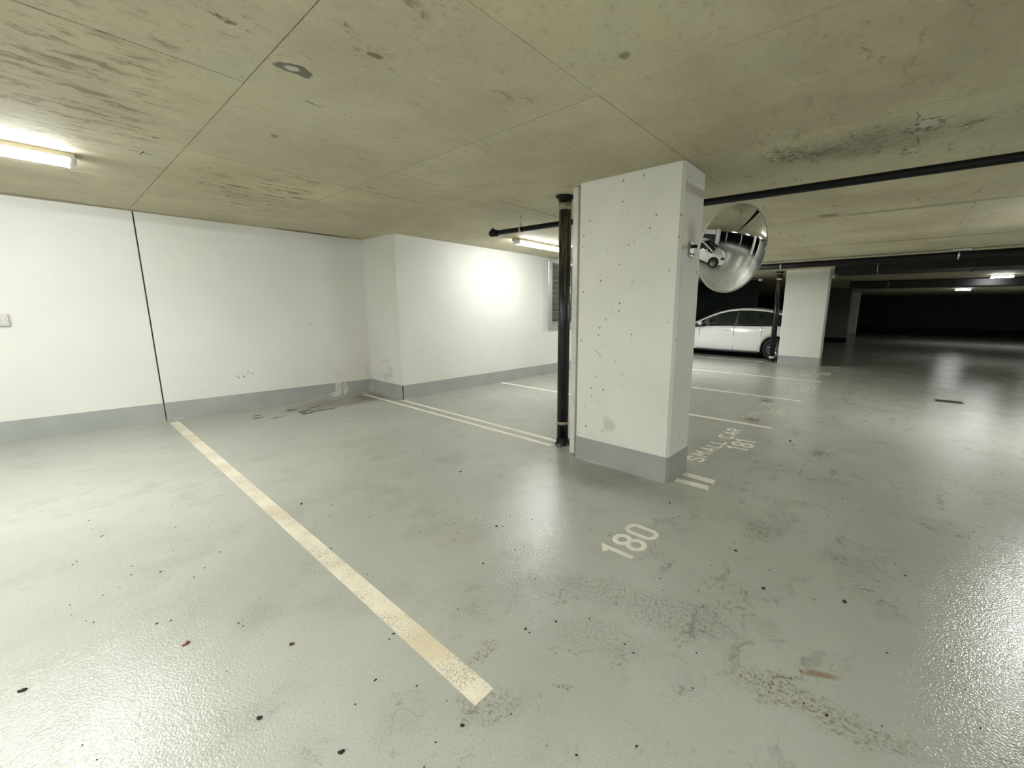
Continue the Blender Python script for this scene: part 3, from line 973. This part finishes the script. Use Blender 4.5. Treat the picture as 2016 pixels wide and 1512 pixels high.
wbox('side_frame', -wy - .01, -wy + .12, .0, hz, -.05, .05, M_ALU, .012)
wbox('side_frame', wy - .12, wy + .01, .0, hz, -.05, .05, M_ALU, .012)
wbox('head_frame', -wy + .12, wy - .12, hz - .05, hz, -.05, .045, M_ALU)
wbox('sill_frame', -wy - .01, wy + .01, -.05, .0, -.05, .07, M_ALU)
wbox('sill_frame', -wy + .12, wy - .12, 0, .07, -.05, .02, plain('vent_sill', (.30, .31, .29), .4))
wbox('mullion', .09, .12, .07, hz - .05, -.06, .03, M_ALU)
wbox('backing', -wy + .10, wy - .10, .02, hz - .02, -.10, -.085, M_VENT)
ns = 11
for i in range(ns):
    z = .075 + (hz - .13) * i / ns
    d = (hz - .13) / ns
    for y0, y1 in ((-wy + .12, .09), (.12, wy - .12)):
        b = MB()
        b.hull([(-.07, y0, z + .004), (-.062, y0, z + .004), (-.062, y1, z + .004), (-.07, y1, z + .004)],
               [(-.05, y0, z + d - .004), (-.040, y0, z + d - .004), (-.040, y1, z + d - .004), (-.05, y1, z + d - .004)])
        b.build('louvre_slat', M_VENT, win)
        b = MB(); b.box(-.046, -.036, y0, y1, z + d - .010, z + d - .002); b.build('slat_edge', M_VENTE, win)

# ------------------------------------------------------------------ wall switch box at the left edge
r = empty('switch_box', (WX(-1.12) + .0, -1.125, 1.19), math.atan(-0.0561))
tag(r, 'white switch box on the left wall at the picture edge', 'switch')
b = MB(); b.box(-.002, .042, -.06, .06, 0, .12, bev=.006, seg=2); b.build('housing', M_COND, r)
b = MB(); b.box(.040, .047, -.045, .045, .015, .105, bev=.003); b.build('cover', M_COND, r)
b = MB(); b.box(.046, .054, -.012, .012, .045, .075, bev=.002); b.build('rocker', M_COND, r)

# ------------------------------------------------------------------ convex mirror
MC = Vector((5.746, 2.442, 1.849)); a_, e_ = math.radians(-28.9), math.radians(-12.7)
MN = Vector((math.cos(a_) * math.cos(e_), math.sin(a_) * math.cos(e_), math.sin(e_)))
r = empty('convex_mirror', MC)
tag(r, 'round convex safety mirror mounted on the near white column', 'mirror')
RM, RS = 0.315, 0.80
sag = RS - math.sqrt(RS * RS - RM * RM)
b = MB()
prof = []
nr = 32
for i in range(nr + 1):
    q = RM * i / nr
    prof.append((q, sag - RS + math.sqrt(RS * RS - q * q)))
b.lathe(prof, (0, 0, 0), MN, n=96)
me_face = b.build('mirror_face', M_MIRROR, r)
b = MB()
b.lathe([(RM - .004, .004), (RM + .002, .006), (RM + .006, 0), (RM + .006, -.014), (RM, -.018), (RM - .006, -.016)], (0, 0, 0), MN, n=96)
b.build('rim', M_RIM, r)
b = MB()
b.lathe([(RM - .003, -.015), (RM - .03, -.035), (.12, -.05), (0, -.052)], (0, 0, 0), MN, n=64)
b.build('back_shell', M_RIM, r)
bk = Vector((5.437, 2.40, 1.865)) - MC
b = MB(); b.box(-.0, .012, -.045, .045, -.055, .055, bev=.003, mat=Matrix.Translation(bk)); b.build('wall_plate', M_STEEL, r)
b = MB(); b.path([bk + Vector((.01, 0, .02)), bk + Vector((.12, 0.0, .02)), MN * -.05], .012, n=12); b.ball(bk + Vector((.12, 0, .02)), .02); b.build('arm', M_CARTRIM, r)
for dy, dz in ((-.028, -.035), (.028, -.035), (-.028, .035), (.028, .035)):
    q = bk + Vector((.012, dy, dz)); b = MB(); b.tube(q, q + Vector((.007, 0, 0)), .007, n=6); b.build('bolt', M_CARTRIM, r)
side = MN.cross(Vector((0, 0, 1))).normalized() * -1
b = MB(); mm = Matrix.Translation(side * (RM + .004) + Vector((0, 0, .035)))
b.box(-.012, .012, -.012, .012, -.032, .032, bev=.004, mat=mm); b.build('edge_clip', M_COND, r)


# ------------------------------------------------------------------ cars
def car(name, loc, rz, label, paint, glass):
    """nose towards local -x, near side local -y; x from 0 (nose) to 4.42"""
    r = empty(name, loc, rz)
    tag(r, label, 'car')
    HW = 0.86
    WF, WR, RW = 0.70, 3.48, 0.325
    # lower body loft: stations x -> (belt z, half width factor, hood height)
    st = [(0.00, .52, .60), (0.06, .62, .74), (0.25, .70, .86), (0.5, .77, .93), (0.9, .86, .98), (1.25, .925, 1.0), (1.6, .96, 1.0), (2.2, .985, 1.0), (2.8, .99, 1.0), (3.3, 1.00, 1.0), (3.8, 1.01, .985), (4.15, 1.00, .95), (4.35, .96, .88), (4.42, .80, .80)]

    def interp(x):
        for (xa, za, wa), (xb, zb, wb) in zip(st, st[1:]):
            if xa <= x <= xb:
                t = (x - xa) / (xb - xa)
                t2 = t * t * (3 - 2 * t) * .4 + t * .6
                return za + (zb - za) * t2, wa + (wb - wa) * t2
        return st[-1][1:]
    xs = sorted(set([round(i * 4.42 / 60, 4) for i in range(61)] + [WF + RW * 1.13 * math.cos(a * PI / 16) for a in range(17)] + [WR + RW * 1.13 * math.cos(a * PI / 16) for a in range(17)]))
    bm = MB()
    rows = []
    for x in xs:
        zt, wf = interp(x)
        hw = HW * wf
        zb = .21
        if x < .5: zb = .21 + (.5 - x) * .10
        if x > 4.0: zb = .21 + (x - 4.0) * .30
        if 2.98 < x < 3.10: zb = .21
        for wc in (WF, WR):
            d = abs(x - wc); R = RW * 1.13
            if d < R: zb = max(zb, .325 + math.sqrt(max(0, R * R - d * d)))
        row = []
        hb = min(zb, zt - .08)
        for (fy, fz) in ((-.93, 0.0), (-.985, .10), (-1.0, .35), (-.985, .62), (-.955, .85), (-.90, 1.0), (-.80, 1.025), (-.45, 1.05), (0, 1.06)):
            z = hb + (zt - hb) * min(fz, 1.0) + max(0, fz - 1.0) * (.9 if x < 1.3 else .4)
            row.append((hw * fy, z))
        full = row + [(-y, z) for y, z in row[::-1][1:]]
        rows.append([bm.bm.verts.new((x, y, z)) for y, z in full])
    for A, B in zip(rows, rows[1:]):
        for i in range(len(A) - 1):
            f = bm.bm.faces.new((A[i], A[i + 1], B[i + 1], B[i])); f.smooth = True
    bm.bm.faces.new(rows[0]); bm.bm.faces.new(rows[-1][::-1])
    bm.build('body', paint, r)
    # greenhouse
    roof = [(0.98, .985, .80), (1.25, 1.12, .76), (1.55, 1.265, .71), (1.85, 1.385, .66), (2.15, 1.455, .62), (2.45, 1.485, .61), (2.75, 1.485, .61), (3.05, 1.465, .62), (3.3, 1.43, .63), (3.55, 1.365, .66), (3.8, 1.26, .69), (4.02, 1.12, .72), (4.12, 1.02, .74)]
    gb = MB(); rb = MB(); gr = []; rr_ = []; ra = []
    for x, z, w in roof:
        zb = interp(x)[0] - .03
        gr.append([gb.bm.verts.new(v) for v in ((x, -.80, zb), (x, -w - .02, z - .035), (x, 0, z - .03), (x, w + .02, z - .035), (x, .80, zb))])
        edge = min(.05, max(.012, z - zb - .01))
        rr_.append([rb.bm.verts.new(v) for v in ((x, -w - .035 - .02, z - edge - .012), (x, -w - .03, z - .022), (x, -w + .05, z), (x, 0, z + .018), (x, w - .05, z), (x, w + .03, z - .022), (x, w + .055, z - edge - .012))])
    for A, B in zip(gr, gr[1:]):
        for i in range(4): f = gb.bm.faces.new((A[i], A[i + 1], B[i + 1], B[i])); f.smooth = i not in (0, 3)
    gb.bm.faces.new(gr[0]); gb.bm.faces.new(gr[-1][::-1])
    gb.build('glasshouse', glass, r)
    for j, (A, B) in enumerate(zip(rr_, rr_[1:])):
        rng_ = range(6) if 3 <= j <= 8 else (0, 1, 4, 5)     # windscreens stay open between the pillars
        for i in rng_: f = rb.bm.faces.new((A[i], A[i + 1], B[i + 1], B[i])); f.smooth = True
    ro = rb.build('roof', paint, r)
    so = ro.modifiers.new('thick', 'SOLIDIFY'); so.thickness = .012
    # details per side
    for s in (-1, 1):
        b = MB(); b.box(2.30, 2.40, s * .805 - .01, s * .805 + .01, 1.0, 1.05)
        b.hull([(2.33, s * .815, .98), (2.42, s * .815, .98), (2.42, s * .79, .98), (2.33, s * .79, .98)], [(2.36, s * .655, 1.44), (2.44, s * .655, 1.44), (2.44, s * .63, 1.44), (2.36, s * .63, 1.44)])
        b.build('centre_pillar', M_CARTRIM, r)
        for q in ((1.28, .34, .95), (2.33, .24, .99), (3.10, .62, .99)):
            b = MB(); b.box(q[0], q[0] + .008, s * (HW * .985) - .004, s * (HW * .985) + .006, q[1], q[2]); b.build('door_seam', M_CARTRIM, r)
        b = MB(); b.box(1.2, 3.05, s * .80 - .06, s * .80 + .045, .165, .225, bev=.02, seg=2); b.build('sill', M_CARTRIM, r)
        for hx_ in (2.08, 3.05):
            b = MB(); b.box(hx_, hx_ + .17, s * .865 - .012, s * .865 + .018, .815, .845, bev=.008, seg=2); b.build('door_handle', paint, r)
        b = MB(); b.ball((1.34, s * .98, 1.02), 1, sc=(.06, .105, .065)); mo = b.build('wing_mirror', paint, r)
        b = MB(); b.box(1.32, 1.38, s * .80 - (.10 if s < 0 else 0), s * .80 + (.10 if s > 0 else 0), .955, .98, bev=.008); b.build('mirror_stalk', M_CARTRIM, r)
        b = MB(); b.ball((.22, s * .60, .66), 1, sc=(.20, .16, .07), mat=None); b.build('headlamp', M_HEAD, r)
        b = MB(); b.ball((4.28, s * .66, .82), 1, sc=(.12, .16, .08)); b.build('tail_lamp', M_LAMPRED, r)
        b = MB(); b.box(1.5, 3.7, s * .815 - .004, s * .815 + .003, .995, 1.008); b.build('window_trim', M_CARTRIM, r)
        for wx in (WF, WR):
            w = MB(); y0 = s * (HW - .21); y1 = s * (HW - .02)
            w.lathe([(.20, 0), (.30, 0), (.322, .02), (.325, .10), (.322, .17), (.30, .19), (.215, .19), (.20, .17)], (wx, y0, .325), (0, s, 0), n=40)
            tyre = w.build('wheel', M_TYRE, r)
            w = MB()
            w.lathe([(.205, .02), (.212, .175), (.200, .178), (.190, .13), (.05, .11), (0, .11)], (wx, y0, .325), (0, s, 0), n=40)
            for i in range(5):
                a = i * 2 * PI / 5
                mt = Matrix.Translation((wx, y0 + s * .155, .325)) @ Matrix.Rotation(a, 4, 'Y')
                w.box(-.022, .022, -.012, .012, .03, .20, bev=.006, mat=mt)
            w.tube((wx, y0 + s * .13, .325), (wx, y0 + s * .172, .325), .05, n=16)
            w.build('rim', M_RIMCAR, tyre)
            w = MB(); w.lathe([(.365, 0), (.36, .15)], (wx, s * (HW - .25), .325), (0, s, 0), n=32); w.build('arch_liner', M_TYRE, r)
    b = MB(); b.box(.12, 4.3, -.62, .62, .17, .55); b.build('underbody', M_CARTRIM, r)
    b = MB(); b.box(-.012, .05, -.42, .42, .42, .53, bev=.012); b.build('grille', M_CARTRIM, r)
    return r


car('parked_car', (0.64, 13.19, 0), 0.0, 'white saloon car parked nose to the wall beyond the second column', M_CAR, M_CARGL)
car('parked_car', (8.98, 2.35, 0), math.radians(-94), 'white car standing beside the viewer, seen only in the mirror', M_CAR, M_CARGL)

# ------------------------------------------------------------------ floor drain, scraps and grit
r = empty('floor_drain', (7.55, 8.14, 0), 0.05)
tag(r, 'small dark rectangular floor drain in the aisle', 'drain')
b = MB()
for x0, x1, y0, y1 in ((-.17, .17, -.11, -.09), (-.17, .17, .09, .11), (-.17, -.15, -.09, .09), (.15, .17, -.09, .09)): b.box(x0, x1, y0, y1, 0, .004)
b.build('frame', plain('rusty_iron', (.10, .075, .05), .6, var=.3, scale=50), r)
b = MB(); b.box(-.15, .15, -.09, .09, 0.0003, .001); b.build('pit', M_CRUMB, r)
for i in range(8):
    b = MB(); x = -.135 + i * .036; b.box(x, x + .014, -.09, .09, .0012, .0035); b.build('grate_bar', M_BLACK, r)


def scrap(x, y, sz, mat, label, name='leaf_scrap', seed=1, asp=.62, rot=0.0):
    rr = random.Random(seed)
    b = MB()
    n = 9
    lo, hi = [], []
    for i in range(n):
        t = 2 * PI * i / n; q = sz * rr.uniform(.55, 1.0)
        px, py = math.cos(t) * q, math.sin(t) * q * asp
        lo.append((px, py, .0)); hi.append((px * .8, py * .8, .003 + rr.uniform(0, .006)))
    b.hull(lo, hi)
    o = b.build(name, mat)
    o.location = (x, y, 0.0005); o.rotation_euler = (0, 0, rot)
    return tag(o, label, 'debris', 'scraps of dry leaf on the floor')


SC = [(4.58, -0.64, .022, M_REDLEAF, 'reddish leaf scrap in the bright patch at lower left', .9),
      (4.92, -0.36, .018, M_LEAF, 'brown leaf scrap left of the long bay line, lower half', .5),
      (4.87, 0.85, .020, M_CRUMB, 'black crumb below the bright reflection beside the number 180', .3),
      (6.16, 1.57, .020, M_CRUMB, 'black crumb on the open floor right of the number 180', .2),
      (6.37, 1.31, .018, M_CRUMB, 'dark crumb on the floor below and right of the number 180', .1),
      (6.70, 1.46, .020, M_CRUMB, 'dark crumb farthest right on the green-grey aisle floor', 1.0),
      (4.40, -1.07, .022, M_CRUMB, 'black crumb near the left picture edge', .7),
      (3.56, 0.16, .022, M_CRUMB, 'dark crumb just right of the middle of the long bay line', 1.4),
      (5.52, -0.42, .020, M_CRUMB, 'black crumb near the bottom edge below the bay line end', .4),
      (5.19, -0.55, .018, M_CRUMB, 'black crumb at the bottom, right of the bright floor glare', .4),
      (5.75, -.12, .012, M_CRUMB, 'tiny black crumb left of the bay line tip', .4),
      (5.62, .33, .012, M_CRUMB, 'thin dark splinter above the black scrape mark', 1.2),
      (6.00, 4.15, .03, M_CRUMB, 'dark scrap on the aisle floor right of the number 181', 1.2),
      (3.95, 1.28, .020, M_CRUMB, 'black crumb halfway between long line and tall pipe', .3),
      (5.60, 1.90, .010, M_LEAF, 'tiny pale crumb at the foot of the near column corner', .3)]
for i, (x, y, s_, m_, lb, ro) in enumerate(SC):
    scrap(x, y, s_ * .72, m_, lb, seed=i + 5, rot=ro * 2)

b = MB()
rg = random.Random(11)
for i in range(420):
    x = rg.uniform(2.5, 8.2); y = rg.uniform(-1.0, 4.5)
    if 4.4 < x < 5.5 and 2.1 < y < 2.7: continue
    s_ = rg.uniform(.0018, .0058) * (1 if rg.random() < .9 else 1.5)
    a = rg.uniform(0, PI)
    mt = Matrix.Translation((x, y, 0.0)) @ Matrix.Rotation(a, 4, 'Z')
    b.hull([mt @ Vector(v) for v in ((-s_, -s_ * .6, 0), (s_, -s_ * .5, 0), (s_ * .7, s_ * .6, 0), (-s_ * .6, s_ * .5, 0))],
           [mt @ Vector(v) for v in ((-s_ * .5, -s_ * .3, .003), (s_ * .5, -s_ * .3, .003), (s_ * .4, s_ * .3, .003), (-s_ * .4, s_ * .3, .002))])
o = b.build('floor_grit', M_CRUMB)
tag(o, 'scattered fine black grit on the grey floor', 'grit', kind='stuff')
